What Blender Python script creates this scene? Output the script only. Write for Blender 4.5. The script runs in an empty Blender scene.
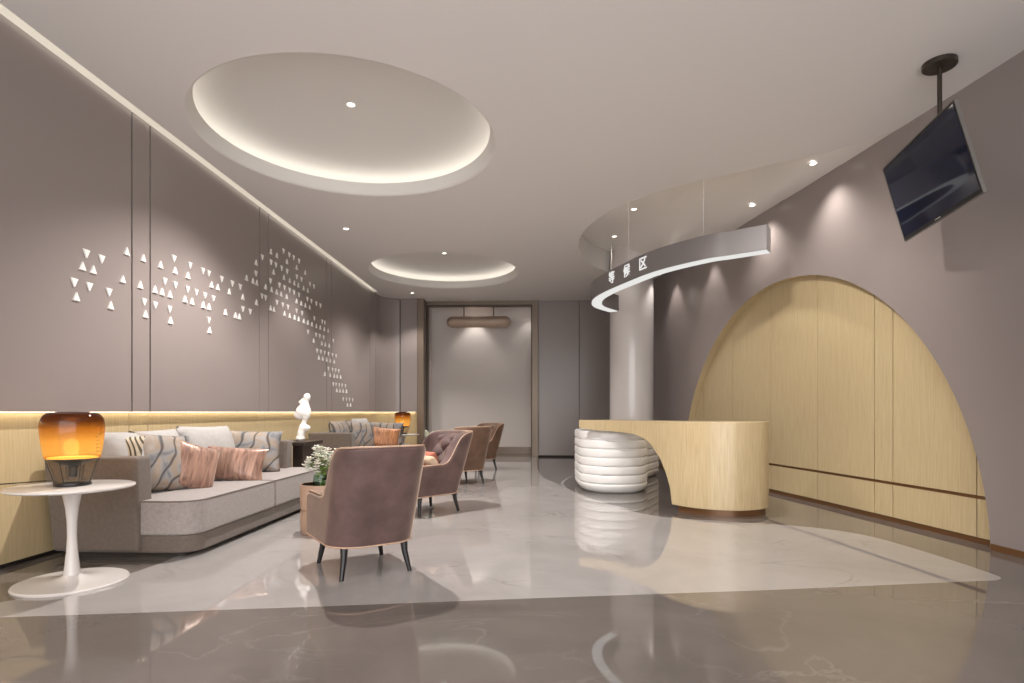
import bpy, bmesh, math, random
from math import pi, sin, cos, radians as R, sqrt
from mathutils import Vector, Matrix
from mathutils.geometry import delaunay_2d_cdt
C = bpy.context.scene.collection
rng = random.Random(7)
CAMH = 1.06
CZ = 3.68            # ceiling height
YAW = R(2.27)

# ------------------------------------------------------------------ materials
def newmat(name):
    m = bpy.data.materials.new(name); m.use_nodes = True
    nt = m.node_tree; nt.nodes.clear()
    out = nt.nodes.new('ShaderNodeOutputMaterial')
    return m, nt, out
def N(nt, kind, **kw):
    n = nt.nodes.new(kind)
    for k, v in kw.items():
        if k in n.inputs: n.inputs[k].default_value = v
        else: setattr(n, k, v)
    return n
def princ(nt, out, col=(.5,.5,.5), rough=.5, **kw):
    p = nt.nodes.new('ShaderNodeBsdfPrincipled')
    p.inputs['Base Color'].default_value = (*col, 1); p.inputs['Roughness'].default_value = rough
    for k, v in kw.items(): p.inputs[k.replace('_', ' ')].default_value = v
    nt.links.new(p.outputs[0], out.inputs[0]); return p
def ramp(nt, stops):
    r = nt.nodes.new('ShaderNodeValToRGB'); e = r.color_ramp.elements
    while len(e) < len(stops): e.new(.5)
    for i, (p, c) in enumerate(stops): e[i].position = p; e[i].color = (*c, 1)
    return r
def coords(nt, scale=(1,1,1), rot=(0,0,0)):
    t = nt.nodes.new('ShaderNodeTexCoord'); m = nt.nodes.new('ShaderNodeMapping')
    m.inputs['Scale'].default_value = scale; m.inputs['Rotation'].default_value = rot
    nt.links.new(t.outputs['Object'], m.inputs[0]); return m
def mat(name, col, rough=.5, var=0.0, nscale=3.0, bump=0.0, bscale=80.0, **kw):
    m, nt, out = newmat(name); p = princ(nt, out, col, rough, **kw)
    co = coords(nt)
    if var:
        n = N(nt, 'ShaderNodeTexNoise', Scale=nscale, Detail=5.0, Roughness=.6); nt.links.new(co.outputs[0], n.inputs[0])
        r = ramp(nt, [(.3, tuple(c*(1-var) for c in col)), (.7, tuple(min(1, c*(1+var)) for c in col))])
        nt.links.new(n.outputs[0], r.inputs[0]); nt.links.new(r.outputs[0], p.inputs['Base Color'])
    if bump:
        n = N(nt, 'ShaderNodeTexNoise', Scale=bscale, Detail=3.0); nt.links.new(co.outputs[0], n.inputs[0])
        b = N(nt, 'ShaderNodeBump', Strength=bump, Distance=.01); nt.links.new(n.outputs[0], b.inputs['Height'])
        nt.links.new(b.outputs[0], p.inputs['Normal'])
    return m
def wood(name, c1, c2, rough=.4, **kw):
    m, nt, out = newmat(name); p = princ(nt, out, c1, rough, **kw)
    co = coords(nt, (26, 26, 1.1))
    n = N(nt, 'ShaderNodeTexNoise', Scale=3.0, Detail=6.0, Roughness=.65, Distortion=.3); nt.links.new(co.outputs[0], n.inputs[0])
    r = ramp(nt, [(.3, c2), (.6, c1), (.8, tuple(min(1, c*1.08) for c in c1))])
    nt.links.new(n.outputs[0], r.inputs[0]); nt.links.new(r.outputs[0], p.inputs['Base Color'])
    return m
def marble(name, base, vein, dark, rough=.03):
    m, nt, out = newmat(name); p = princ(nt, out, base, rough, Specular_IOR_Level=1.0)
    co = coords(nt)
    n1 = N(nt, 'ShaderNodeTexNoise', Scale=.9, Detail=8.0, Roughness=.6, Distortion=.6); nt.links.new(co.outputs[0], n1.inputs[0])
    r1 = ramp(nt, [(.3, dark), (.62, base)]); nt.links.new(n1.outputs[0], r1.inputs[0])
    n2 = N(nt, 'ShaderNodeTexNoise', Scale=.65, Detail=7.0, Roughness=.55, Distortion=1.3)
    co2 = coords(nt, (1, 1.6, 1), (0, 0, .6)); nt.links.new(co2.outputs[0], n2.inputs[0])
    r2 = ramp(nt, [(.488, (0,0,0)), (.5, (1,1,1)), (.512, (0,0,0))]); nt.links.new(n2.outputs[0], r2.inputs[0])
    n3 = N(nt, 'ShaderNodeTexNoise', Scale=1.3, Detail=2.0); nt.links.new(co.outputs[0], n3.inputs[0])
    r3 = ramp(nt, [(.45, (0,0,0)), (.7, (.6,.6,.6))]); nt.links.new(n3.outputs[0], r3.inputs[0])
    mu = nt.nodes.new('ShaderNodeMath'); mu.operation = 'MULTIPLY'
    nt.links.new(r2.outputs[0], mu.inputs[0]); nt.links.new(r3.outputs[0], mu.inputs[1])
    mx = nt.nodes.new('ShaderNodeMix'); mx.data_type = 'RGBA'
    nt.links.new(mu.outputs[0], mx.inputs[0]); nt.links.new(r1.outputs[0], mx.inputs[6]); mx.inputs[7].default_value = (*vein, 1)
    nt.links.new(mx.outputs[2], p.inputs['Base Color'])
    return m
def emit(name, col, s):
    m, nt, out = newmat(name); e = N(nt, 'ShaderNodeEmission', Strength=s); e.inputs[0].default_value = (*col, 1)
    nt.links.new(e.outputs[0], out.inputs[0]); return m

M = {}
M['ceiling'] = mat('ceiling_paint', (.78, .75, .735), .7)
M['dome'] = mat('dome_paint', (.76, .74, .71), .7)
M['film'] = mat('stretch_ceiling', (.86, .82, .78), .14)
M['purple'] = mat('mauve_panel', (.27, .229, .219), .30)
M['purple_gloss'] = mat('mauve_lacquer', (.27, .229, .219), .24)
M['gap'] = mat('dark_gap', (.03, .022, .018), .6)
M['wood'] = wood('light_oak', (.56, .445, .265), (.47, .36, .20), .38)
M['wood_desk'] = wood('honey_oak', (.56, .44, .265), (.46, .345, .19), .26)
M['brownstrip'] = mat('brown_metal', (.16, .075, .03), .35, Metallic=.3)
M['bronze'] = mat('bronze', (.19, .145, .11), .38, Metallic=.4)
M['tan'] = mat('tan_metal', (.45, .34, .265), .45, Metallic=.2)
M['bronze_dark'] = mat('dark_bronze', (.05, .038, .03), .4, Metallic=.5)
M['alcove'] = mat('alcove_paint', (.60, .555, .53), .6)
M['floor_l'] = marble('light_marble', (.385, .362, .355), (.20, .182, .176), (.315, .294, .286))
M['floor_d'] = marble('brown_marble', (.155, .134, .122), (.24, .215, .20), (.118, .102, .094))
M['floor_i'] = marble('dark_marble', (.095, .080, .072), (.16, .14, .13), (.078, .066, .058))
M['white'] = mat('white_lacquer', (.62, .58, .56), .18)
M['column'] = mat('column_paint', (.62, .58, .57), .13)
M['rib'] = mat('white_ribbed_resin', (.86, .84, .83), .3)
M['tuliptop'] = mat('white_marble_top', (.66, .62, .60), .15, var=.06, nscale=6)
M['sofa'] = mat('taupe_weave', (.30, .262, .25), .85, var=.14, nscale=40, bump=.25, bscale=220, Sheen_Weight=.3)
M['sofa_shaded'] = mat('shaded_taupe_weave', (.135, .104, .085), .85, var=.14, nscale=40, bump=.25, bscale=220, Sheen_Weight=.2)  # same weave as the seat; its shade is put into the darker brown
M['velvet'] = mat('mauve_velvet', (.115, .068, .063), .68, var=.28, nscale=6, Sheen_Weight=.9, Sheen_Roughness=.3, Sheen_Tint=(1.0, .76, .58, 1))
M['velvet_lit'] = mat('warm_lit_velvet', (.15, .082, .05), .66, var=.24, nscale=7, Sheen_Weight=.6, Sheen_Roughness=.35, Sheen_Tint=(1.0, .82, .68, 1))  # same velvet as the near chairs, with warm light put into its colour
M['beige'] = mat('beige_leather', (.50, .33, .235), .5, var=.08, nscale=6)
M['legblack'] = mat('black_wood', (.012, .011, .012), .35)
M['dark_wood'] = wood('dark_walnut', (.035, .022, .017), (.02, .013, .01), .35)
M['plaster'] = mat('white_plaster', (.80, .77, .74), .6)
M['black'] = mat('black_metal', (.015, .013, .012), .35)
M['tvscreen'] = mat('black_screen', (.008, .013, .036), .05, Specular_IOR_Level=.5)
M['tvedge'] = mat('grey_metal_edge', (.16, .15, .14), .35, Metallic=.5)
M['tvframe'] = mat('dark_frame', (.03, .03, .03), .3, Metallic=.5)
M['greyfab'] = mat('pale_grey_linen', (.42, .40, .39), .85, var=.07, nscale=25, bump=.2, bscale=160)
M['pink'] = mat('pink_wool', (.45, .16, .11), .9)
M['cream'] = mat('cream_wool', (.62, .46, .33), .9)
M['petal'] = mat('white_petal', (.85, .83, .74), .6, Subsurface_Weight=.1)
M['leaf'] = mat('green_leaf', (.17, .25, .05), .5)
M['tri'] = mat('white_acrylic', (.85, .83, .80), .4)
M['signgrey'] = mat('sign_grey', (.20, .18, .18), .45)
M['lightring'] = mat('downlight_rim', (.75, .72, .70), .3)
M['lamp'] = emit('downlight_glow', (1, .95, .87), 4)
M['cove'] = emit('cove_led', (1, .94, .85), 2.3)
M['dadoled'] = emit('dado_led', (1, .84, .60), 8.0)
M['slotled'] = emit('slot_led', (1, .92, .78), 2.0)
M['edgefill'] = emit('added_edge_glow', (1, .90, .74), 6.0)
M['signled'] = emit('sign_diffuser', (1, .985, .95), .56)
M['letters'] = emit('lit_letters', (1, .98, .95), .6)
M['ampled'] = emit('lamp_led', (1, .66, .28), 1.5)

def patterned():
    m, nt, out = newmat('leaf_print'); p = princ(nt, out, (.4,.35,.3), .7)
    co = coords(nt, (1,1,1), (0, 0, .35))
    v = N(nt, 'ShaderNodeTexNoise', Scale=5.0, Detail=2.0, Distortion=.8); nt.links.new(co.outputs[0], v.inputs[0])
    r = ramp(nt, [(.3, (.09,.10,.125)), (.45, (.27,.255,.25)), (.55, (.31,.235,.175)), (.7, (.34,.32,.32))])
    nt.links.new(v.outputs[0], r.inputs[0])
    w = N(nt, 'ShaderNodeTexWave', Scale=2.3, Distortion=9.0, Detail=2.0); w.inputs['Detail Scale'].default_value = .9
    nt.links.new(co.outputs[0], w.inputs[0])
    r2 = ramp(nt, [(.0, (.25,.24,.24)), (.12, (1,1,1))]); nt.links.new(w.outputs[0], r2.inputs[0])
    mx = nt.nodes.new('ShaderNodeMix'); mx.data_type = 'RGBA'; mx.blend_type = 'MULTIPLY'; mx.inputs[0].default_value = 1
    nt.links.new(r.outputs[0], mx.inputs[6]); nt.links.new(r2.outputs[0], mx.inputs[7]); nt.links.new(mx.outputs[2], p.inputs['Base Color'])
    return m
def rings():
    m, nt, out = newmat('ring_print'); p = princ(nt, out, (.4,.35,.3), .8)
    co = coords(nt); co.inputs['Location'].default_value = (.12, -.02, 0)
    w = N(nt, 'ShaderNodeTexWave', Scale=11.0); w.wave_type = 'RINGS'; w.rings_direction = 'Z'; nt.links.new(co.outputs[0], w.inputs[0])
    r2 = ramp(nt, [(.25, (.10,.08,.05)), (.5, (.62,.54,.42))]); nt.links.new(w.outputs[0], r2.inputs[0]); nt.links.new(r2.outputs[0], p.inputs['Base Color'])
    return m
def silk(name, a, b):
    m, nt, out = newmat(name); p = princ(nt, out, a, .36, Sheen_Weight=.3, Metallic=.15)
    co = coords(nt, (9, 1.4, 9))
    v = N(nt, 'ShaderNodeTexNoise', Scale=3.2, Detail=4.0, Distortion=.5); nt.links.new(co.outputs[0], v.inputs[0])
    r = ramp(nt, [(.3, b), (.5, a), (.72, tuple(min(1, c*1.5) for c in a))]); nt.links.new(v.outputs[0], r.inputs[0]); nt.links.new(r.outputs[0], p.inputs['Base Color'])
    bm_ = N(nt, 'ShaderNodeBump', Strength=.5, Distance=.01); nt.links.new(v.outputs[0], bm_.inputs['Height']); nt.links.new(bm_.outputs[0], p.inputs['Normal'])
    return m
M['print'] = patterned(); M['rings'] = rings()
M['silk'] = silk('rose_silk', (.32, .185, .135), (.15, .07, .052)); M['orange'] = silk('copper_silk', (.40, .17, .07), (.2, .075, .03))

def lw(nt):
    l = N(nt, 'ShaderNodeLayerWeight', Blend=.35); q = nt.nodes.new('ShaderNodeMapRange'); q.inputs[3].default_value = .03; q.inputs[4].default_value = .55
    pw = nt.nodes.new('ShaderNodeMath'); pw.operation = 'POWER'; pw.inputs[1].default_value = 3
    nt.links.new(l.outputs['Facing'], pw.inputs[0]); nt.links.new(pw.outputs[0], q.inputs[0]); return q
def amber():
    # tinted blown glass, graded smoke brown at the crown to clear amber (the colour of the glass itself)
    m, nt, out = newmat('amber_glass')
    t = nt.nodes.new('ShaderNodeTexCoord'); s = nt.nodes.new('ShaderNodeSeparateXYZ'); nt.links.new(t.outputs['Object'], s.inputs[0])
    mr = nt.nodes.new('ShaderNodeMapRange'); mr.inputs[1].default_value = .0; mr.inputs[2].default_value = .46; nt.links.new(s.outputs[2], mr.inputs[0])
    r = ramp(nt, [(0, (.93,.88,.80)), (.36, (.93,.86,.74)), (.385, (1,.45,.08)), (.42, (1,.74,.33)), (.60, (.98,.68,.28)), (.78, (.66,.36,.10)), (.88, (.24,.10,.03)), (1, (.10,.035,.01))])
    nt.links.new(mr.outputs[0], r.inputs[0])
    tr = nt.nodes.new('ShaderNodeBsdfTransparent'); nt.links.new(r.outputs[0], tr.inputs[0])
    tl = nt.nodes.new('ShaderNodeBsdfTranslucent'); nt.links.new(r.outputs[0], tl.inputs[0])
    r2 = ramp(nt, [(.36, (.02,)*3), (.39, (.22,)*3)]); nt.links.new(mr.outputs[0], r2.inputs[0])
    mx = nt.nodes.new('ShaderNodeMixShader'); nt.links.new(r2.outputs[0], mx.inputs[0]); nt.links.new(tr.outputs[0], mx.inputs[1]); nt.links.new(tl.outputs[0], mx.inputs[2])
    g = N(nt, 'ShaderNodeBsdfGlossy', Roughness=.04)
    fr = lw(nt)
    m2 = nt.nodes.new('ShaderNodeMixShader'); nt.links.new(fr.outputs[0], m2.inputs[0]); nt.links.new(mx.outputs[0], m2.inputs[1]); nt.links.new(g.outputs[0], m2.inputs[2])
    nt.links.new(m2.outputs[0], out.inputs[0]); return m
def clearglass():
    m, nt, out = newmat('pale_green_glass')
    tr = nt.nodes.new('ShaderNodeBsdfTransparent'); tr.inputs[0].default_value = (.80,.90,.84,1)
    g = N(nt, 'ShaderNodeBsdfGlossy', Roughness=.05); fr = lw(nt)
    m2 = nt.nodes.new('ShaderNodeMixShader'); nt.links.new(fr.outputs[0], m2.inputs[0]); nt.links.new(tr.outputs[0], m2.inputs[1]); nt.links.new(g.outputs[0], m2.inputs[2])
    nt.links.new(m2.outputs[0], out.inputs[0]); return m
M['amber'] = amber(); M['vase'] = clearglass()

# ------------------------------------------------------------------ mesh helpers
def tag(o, label=None, cat=None, group=None, kind=None):
    if label: o['label'] = label
    if cat: o['category'] = cat
    if group: o['group'] = group
    if kind: o['kind'] = kind
    return o
def thing(name, label, cat, loc=(0,0,0), rz=0, group=None):
    o = bpy.data.objects.new(name, None); C.objects.link(o); o.empty_display_size = .1
    o.location = loc; o.rotation_euler = (0, 0, rz); return tag(o, label, cat, group)
def children(o): return [c for c in bpy.data.objects if c.parent is o]
def copy_tree(o, parent=None, name=None):
    c = o.copy(); C.objects.link(c); c.parent = parent
    for ch in children(o): copy_tree(ch, c)
    return c

class MB:
    def __init__(s): s.v = []; s.f = []; s.m = []
    def add(s, vs, fs, mi=0):
        b = len(s.v); s.v += [tuple(v) for v in vs]; s.f += [tuple(b+i for i in f) for f in fs]; s.m += [mi]*len(fs); return s
    def box(s, x0, x1, y0, y1, z0, z1, mi=0):
        vs = [(x,y,z) for x in (x0,x1) for y in (y0,y1) for z in (z0,z1)]
        return s.add(vs, [(0,1,3,2),(4,6,7,5),(0,4,5,1),(2,3,7,6),(0,2,6,4),(1,5,7,3)], mi)
    def grid(s, rows, closed_u=False, closed_v=False, mi=0, cap0=False, cap1=False):
        n = len(rows); k = len(rows[0]); vs = [p for r in rows for p in r]; fs = []
        for i in range(n if closed_v else n-1):
            for j in range(k if closed_u else k-1):
                a=i*k+j; b=i*k+(j+1)%k; c=((i+1)%n)*k+(j+1)%k; d=((i+1)%n)*k+j
                fs.append((a,b,c,d))
        if cap0: fs.append(tuple(range(k))[::-1])
        if cap1: fs.append(tuple((n-1)*k+i for i in range(k)))
        return s.add(vs, fs, mi)
    def lathe(s, prof, c=(0,0,0), n=48, cap=True, mi=0):
        rows = [[(c[0]+r*cos(2*pi*j/n), c[1]+r*sin(2*pi*j/n), c[2]+z) for j in range(n)] for r, z in prof]
        return s.grid(rows, closed_u=True, cap0=cap, cap1=cap, mi=mi)
    def tube(s, path, r, n=10, closed=False, r1=None):
        P = [Vector(p) for p in path]; rows = []; L = len(P); up = None
        for i, p in enumerate(P):
            t = (P[(i+1)%L]-P[i-1]) if closed else (P[min(i+1,L-1)]-P[max(i-1,0)])
            t.normalize()
            if up is None: up = Vector((0,0,1)) if abs(t.z) < .9 else Vector((1,0,0))
            a = t.cross(up).normalized(); b = a.cross(t).normalized(); up = b
            rr = r if r1 is None else r+(r1-r)*i/(L-1)
            rows.append([tuple(p+a*rr*cos(2*pi*j/n)+b*rr*sin(2*pi*j/n)) for j in range(n)])
        return s.grid(rows, closed_u=True, closed_v=closed, cap0=not closed, cap1=not closed)
    def prism(s, pts, z0, z1, mi=0):
        n = len(pts); vs = [(x,y,z0) for x,y in pts]+[(x,y,z1) for x,y in pts]
        return s.add(vs, [tuple(range(n))[::-1], tuple(range(n,2*n))]+[(i,(i+1)%n,n+(i+1)%n,n+i) for i in range(n)], mi)
    def xform(s, mt): s.v = [tuple(mt @ Vector(v)) for v in s.v]; return s
    def build(s, name, mats, parent=None, smooth=True, bevel=0, seg=3, sub=0, loc=None, fix=True, angle=40):
        me = bpy.data.meshes.new(name); me.from_pydata(s.v, [], s.f)
        if not isinstance(mats, (list, tuple)): mats = [mats]
        for m in mats: me.materials.append(m)
        for p, mi in zip(me.polygons, s.m): p.material_index = mi
        if fix:
            b = bmesh.new(); b.from_mesh(me); bmesh.ops.remove_doubles(b, verts=b.verts, dist=1e-5)
            bmesh.ops.recalc_face_normals(b, faces=b.faces); b.to_mesh(me); b.free()
        if smooth:
            me.shade_smooth() if hasattr(me, 'shade_smooth') else None
            try: me.set_sharp_from_angle(angle=R(angle))
            except Exception: pass
        o = bpy.data.objects.new(name, me); C.objects.link(o)
        if parent is not None: o.parent = parent
        if loc: o.location = loc
        if bevel:
            q = o.modifiers.new('bevel', 'BEVEL'); q.width = bevel; q.segments = seg; q.limit_method = 'ANGLE'; q.angle_limit = R(35)
            w = o.modifiers.new('wn', 'WEIGHTED_NORMAL')
        if sub:
            q = o.modifiers.new('sub', 'SUBSURF'); q.levels = q.render_levels = sub
        return o
def catmull(P, n=8, closed=False):
    P = [Vector(p) for p in P]; out = []; L = len(P)
    for i in range(L if closed else L-1):
        g = lambda k: P[k % L] if closed else P[max(0, min(L-1, k))]
        p0,p1,p2,p3 = g(i-1), g(i), g(i+1), g(i+2)
        for k in range(n):
            t = k/n
            out.append(.5*((2*p1)+(p2-p0)*t+(2*p0-5*p1+4*p2-p3)*t*t+(3*p1-p0-3*p2+p3)*t**3))
    if not closed: out.append(P[-1])
    return [tuple(q) for q in out]
def interp(tab, t):
    if t <= tab[0][0]: return tab[0][1]
    for (a, x), (b, y) in zip(tab, tab[1:]):
        if t <= b: return x+(y-x)*(t-a)/(b-a)
    return tab[-1][1]
def inside(p, poly):
    x, y = p; r = False; n = len(poly)
    for i in range(n):
        x1,y1 = poly[i]; x2,y2 = poly[(i+1)%n]
        if (y1 > y) != (y2 > y) and x < (x2-x1)*(y-y1)/(y2-y1)+x1: r = not r
    return r
def cdt(polys, extra=()):
    vs = []; es = []
    for P in polys:
        b = len(vs); vs += [Vector(p) for p in P]; es += [(b+i, b+(i+1)%len(P)) for i in range(len(P))]
    vs += [Vector(p) for p in extra]
    r = delaunay_2d_cdt(vs, es, [], 0, 1e-6)
    return [tuple(v) for v in r[0]], [tuple(f) for f in r[2]]

# ------------------------------------------------------------------ room outline
WT = [(-3,3.57),(3.0,3.57),(3.9,3.56),(4.3,3.54),(5.0,3.44),(5.6,3.35),(6.0,3.29),(6.9,3.15),(7.5,3.04),(9,2.79),(11.3,2.39),(13.7,1.97)]
WP = catmull([(x, y) for y, x in WT], 10)
WTI = [(y, x) for x, y in WP]
def wx(y): return interp(WTI, y)
YB = 13.7; XL = -3.51; XD = -3.58; YF = -2.0
arc_c = [( -3.06-.45*cos(a), 12.85+.45*sin(a)) for a in [pi/2*k/10 for k in range(11)]]
Ysamp = [YF, 0, 2, 3] + [3.4+.3*k for k in range(34)] + [YB]
outline = [(XL-.25, YF), (XL-.25, 13.6), (-2.7, 13.8), (-2.7, 14.6), (0.05, 14.6), (0.05, 13.9), (wx(YB)+.25, 13.9)] + [(wx(y)+.2, y) for y in reversed(Ysamp)]

# floor: three marbles in one surface
lightP = ([(-2.62,4.4),(-2.62,7),(-2.62,10),(-2.62,13.65),(.03,13.65),(.03,11.7)]
  + catmull([(.03,11.6),(.055,10.6),(.16,9.33),(.34,8.56),(.404,8.11),(.58,7.35),(.84,6.65),(1.22,5.98),(1.83,5.70),(2.22,5.58),(2.56,5.42),(2.78,5.2),(2.895,4.93),(2.96,4.47),(2.99,4.08),(2.99,3.87),(2.96,3.81),(2.90,3.77)], 5)
  + [(1.4,3.512),(.03,3.309),(-1.17,3.117),(-2.757,2.885)] + catmull([(-3.12,2.84),(-3.10,2.98),(-2.97,3.12),(-2.82,3.33),(-2.68,3.62),(-2.63,3.9),(-2.62,4.3)], 4))
isl = catmull([(.42,8.5),(.58,7.5),(.95,6.52),(1.41,6.03),(1.95,5.82),(2.50,5.98),(2.78,6.6),(2.72,7.6),(2.55,8.8),(2.3,10.0),(1.7,10.7),(1.0,10.3),(.6,9.5)], 6, True)
cI = (1.6, 8.0)
islo = [(x+(x-cI[0])/math.hypot(x-cI[0], y-cI[1])*.05, y+(y-cI[1])/math.hypot(x-cI[0], y-cI[1])*.05) for x, y in isl]
vs, fs = cdt([outline, lightP, isl, islo])
mb = MB(); b = [(x, y, 0) for x, y in vs]
for f in fs:
    c = (sum(vs[i][0] for i in f)/len(f), sum(vs[i][1] for i in f)/len(f))
    if not inside(c, outline): continue
    mb.add([b[i] for i in f], [tuple(range(len(f)))], 2 if inside(c, isl) else (1 if inside(c, lightP) or (inside(c, islo) and c[0] < 1.0 and c[1] < 9.6) else 0))
fo = mb.build('floor', [M['floor_d'], M['floor_l'], M['floor_i']], smooth=False); tag(fo, kind='structure')

# ceiling with two domes, the raised film ceiling and the light slot
RC = [(-1.785, 5.565, 1.41), (-1.70, 10.84, 1.40)]
def circ(c, r, n=72): return [(c[0]+r*cos(2*pi*k/n), c[1]+r*sin(2*pi*k/n)) for k in range(n)]
rec = catmull([(2.3,11.35),(1.8,11.25),(1.30,10.80),(1.02,10.40),(.82,9.9),(.68,9.16),(.70,8.5),(.81,8.03),(1.04,7.47),(1.35,7.06),(1.65,6.80),(1.87,6.63),(2.15,6.46),(2.55,6.21),(2.94,5.97),(3.16,5.77),(wx(5.45)+.02,5.45)], 6)
rec += [(wx(y)+.05, y) for y in [5.6+.25*k for k in range(23)]]
slotx = -3.425
oc = [(slotx, YF), (slotx, 12.53), (-3.60, 12.53), (-3.60,13.6), (-2.7,13.8), (-2.7,14.6), (0.05,14.6), (0.05,13.9), (wx(YB)+.25,13.9)] + [(wx(y)+.2, y) for y in reversed(Ysamp)]
vs, fs = cdt([oc, circ(RC[0], RC[0][2]), circ(RC[1], RC[1][2]), rec])
mb = MB()
for f in fs:
    c = (sum(vs[i][0] for i in f)/len(f), sum(vs[i][1] for i in f)/len(f))
    if not inside(c, oc) or inside(c, rec) or any(math.hypot(c[0]-q[0], c[1]-q[1]) < q[2]*.999 for q in RC): continue
    mb.add([(vs[i][0], vs[i][1], CZ) for i in f], [tuple(range(len(f)))])
ceil = mb.build('ceiling', M['ceiling'], smooth=False); tag(ceil, kind='structure')
for q in RC:
    mb = MB()
    r0 = q[2]
    # soft lip, ledge and shallow bowl
    prof = [(r0+.0, 0), (r0-.015, .006), (r0-.03, .03), (r0-.062, .13), (r0-.05, .137), (r0-.02, .07), (r0+.19, .07), (r0+.20, .20)]
    for k in range(1, 15):
        t = k/15; prof.append(((r0+.20)*(1-t)**.9, .20+.17*(1-(1-t)**2.2)))
    prof.append((.001, .37))
    mb.lathe(prof, (q[0], q[1], CZ), 96, cap=False)
    mb.build('dome', M['dome'], ceil, angle=50)
    mb = MB(); mb.lathe([(r0+.02,.075),(r0+.02,.09),(r0+.09,.09),(r0+.09,.075)], (q[0], q[1], CZ), 96, cap=False)
    mb.build('cove_light', M['cove'], ceil)
def roff(x, y):
    t = max(0, min(1, (wx(y)-x)/1.25)); return .37*(t*t*(3-2*t))
gp = [(x*.18, y*.25) for x in range(3, 20) for y in range(20, 48)]
gp = [p for p in gp if inside(p, rec)]
vs, fs = cdt([rec], gp); mb = MB()
for f in fs:
    c = (sum(vs[i][0] for i in f)/len(f), sum(vs[i][1] for i in f)/len(f))
    if inside(c, rec): mb.add([(vs[i][0], vs[i][1], CZ+.002+roff(*vs[i])) for i in f], [tuple(range(len(f)))])
mb.build('raised_panel', M['film'], ceil, angle=60)
mb = MB(); mb.grid([[(x, y, CZ-.001) for x, y in rec], [(x, y, CZ+.003+roff(x, y)) for x, y in rec]]); mb.build('raised_edge', M['dome'], ceil)
el = [p for p in rec if p[1] < 8.6 and p[0] < 2.0]; el = sorted(el, key=lambda p: p[1]); el = [(x+.012, y+.010) for x, y in el]
mb = MB(); mb.grid([[(x, y, CZ+.06) for x, y in el], [(x, y, CZ+.075) for x, y in el], [(x+.008, y+.008, CZ+.075) for x, y in el], [(x+.008, y+.008, CZ+.06) for x, y in el]], closed_v=True); mb.build('raised_edge_fill', M['edgefill'], ceil)  # unseen glowing strip, added to brighten the film and the far edge
mb = MB(); mb.box(-3.62, XL-.004, YF, 12.53, CZ+.0, CZ+.12); mb.box(slotx, slotx+.02, YF, 12.53, CZ+.001, CZ+.12); mb.box(-3.62, slotx+.02, YF, 12.53, CZ+.12, CZ+.14); mb.box(-3.62, slotx+.02, 12.53, 12.55, CZ+.001, CZ+.14)
mb.build('slot_trough', M['dome'], ceil, smooth=False)
mb = MB(); mb.box(slotx-.008, slotx-.001, YF, 12.5, CZ+.03, CZ+.06); mb.build('slot_light', M['slotled'], ceil, smooth=False)

# left wall: panels over a dark backing, wood dado set back below
def pathlen(P):
    L = [0]
    for a, b in zip(P, P[1:]): L.append(L[-1]+math.hypot(b[0]-a[0], b[1]-a[1]))
    return L
def strip(mb, P, z0, z1, th, side=1, mi=0):
    # thick wall skin along plan path P; thickness goes to the left (+1) of travel
    n = len(P); o = []
    for i in range(n):
        a = P[max(0,i-1)]; c = P[min(n-1,i+1)]; d = math.hypot(c[0]-a[0], c[1]-a[1]) or 1
        o.append((P[i][0]-(c[1]-a[1])/d*th*side, P[i][1]+(c[0]-a[0])/d*th*side))
    mb.grid([[(x,y,z0) for x,y in P], [(x,y,z1) for x,y in P], [(x,y,z1) for x,y in o], [(x,y,z0) for x,y in o]], closed_v=True)
    for k in (0, n-1): mb.add([(*P[k],z0),(*P[k],z1),(*o[k],z1),(*o[k],z0)], [(0,1,2,3)])
def leftpath(off):
    # offset inwards(+)/outwards(-) of the panel face
    P = [(XL-off, YF), (XL-off, 12.85)] + [(-3.06-(.45+off)*cos(pi/2*k/12), 12.85+(.45+off)*sin(pi/2*k/12)) for k in range(1, 13)] + [(-2.722, 13.30+off)]
    return P
def cutpath(P, a, b):
    L = pathlen(P); out = []
    def at(t):
        for i in range(len(P)-1):
            if t <= L[i+1]+1e-9:
                u = (t-L[i])/(L[i+1]-L[i]); return (P[i][0]+(P[i+1][0]-P[i][0])*u, P[i][1]+(P[i+1][1]-P[i][1])*u)
        return P[-1]
    out.append(at(a)); out += [P[i] for i in range(len(P)) if a+1e-6 < L[i] < b-1e-6]; out.append(at(b)); return out
wl = MB(); strip(wl, leftpath(.12), 0, CZ-.002, .10, 1); wl = wl.build('wall_left', M['gap'], smooth=False); tag(wl, kind='structure')
PP = leftpath(0); Lt = pathlen(PP)[-1]
seams = [4.92, 5.16, 7.26, 7.51, 9.65, 9.88, 12.22, 12.68, 13.50]
cuts = [YF]+seams+[YF+Lt]
for a, b_ in zip(cuts, cuts[1:]):
    mb = MB(); a0 = a-YF+(.010 if a > YF else 0); b0 = b_-YF-(.010 if b_ < YF+Lt else 0)
    strip(mb, cutpath(PP, a0, b0), CAMH, CZ-.001, .06, 1)
    mb.build('wall_panel', M['purple'], wl, smooth=True, angle=30)
PW = leftpath(.07)
seamw = [4.98, 5.23, 7.31, 7.56, 9.68, 9.91, 12.26, 13.50]
Lw = pathlen(PW)[-1]; cuts = [YF]+seamw+[YF+Lw]
for a, b_ in zip(cuts, cuts[1:]):
    mb = MB(); strip(mb, cutpath(PW, a-YF+(.004 if a > YF else 0), b_-YF-(.004 if b_ < YF+Lw else 0)), .035, CAMH-.004, .03, 1)
    mb.build('dado_panel', M['wood'], wl, smooth=True, angle=30)
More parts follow.
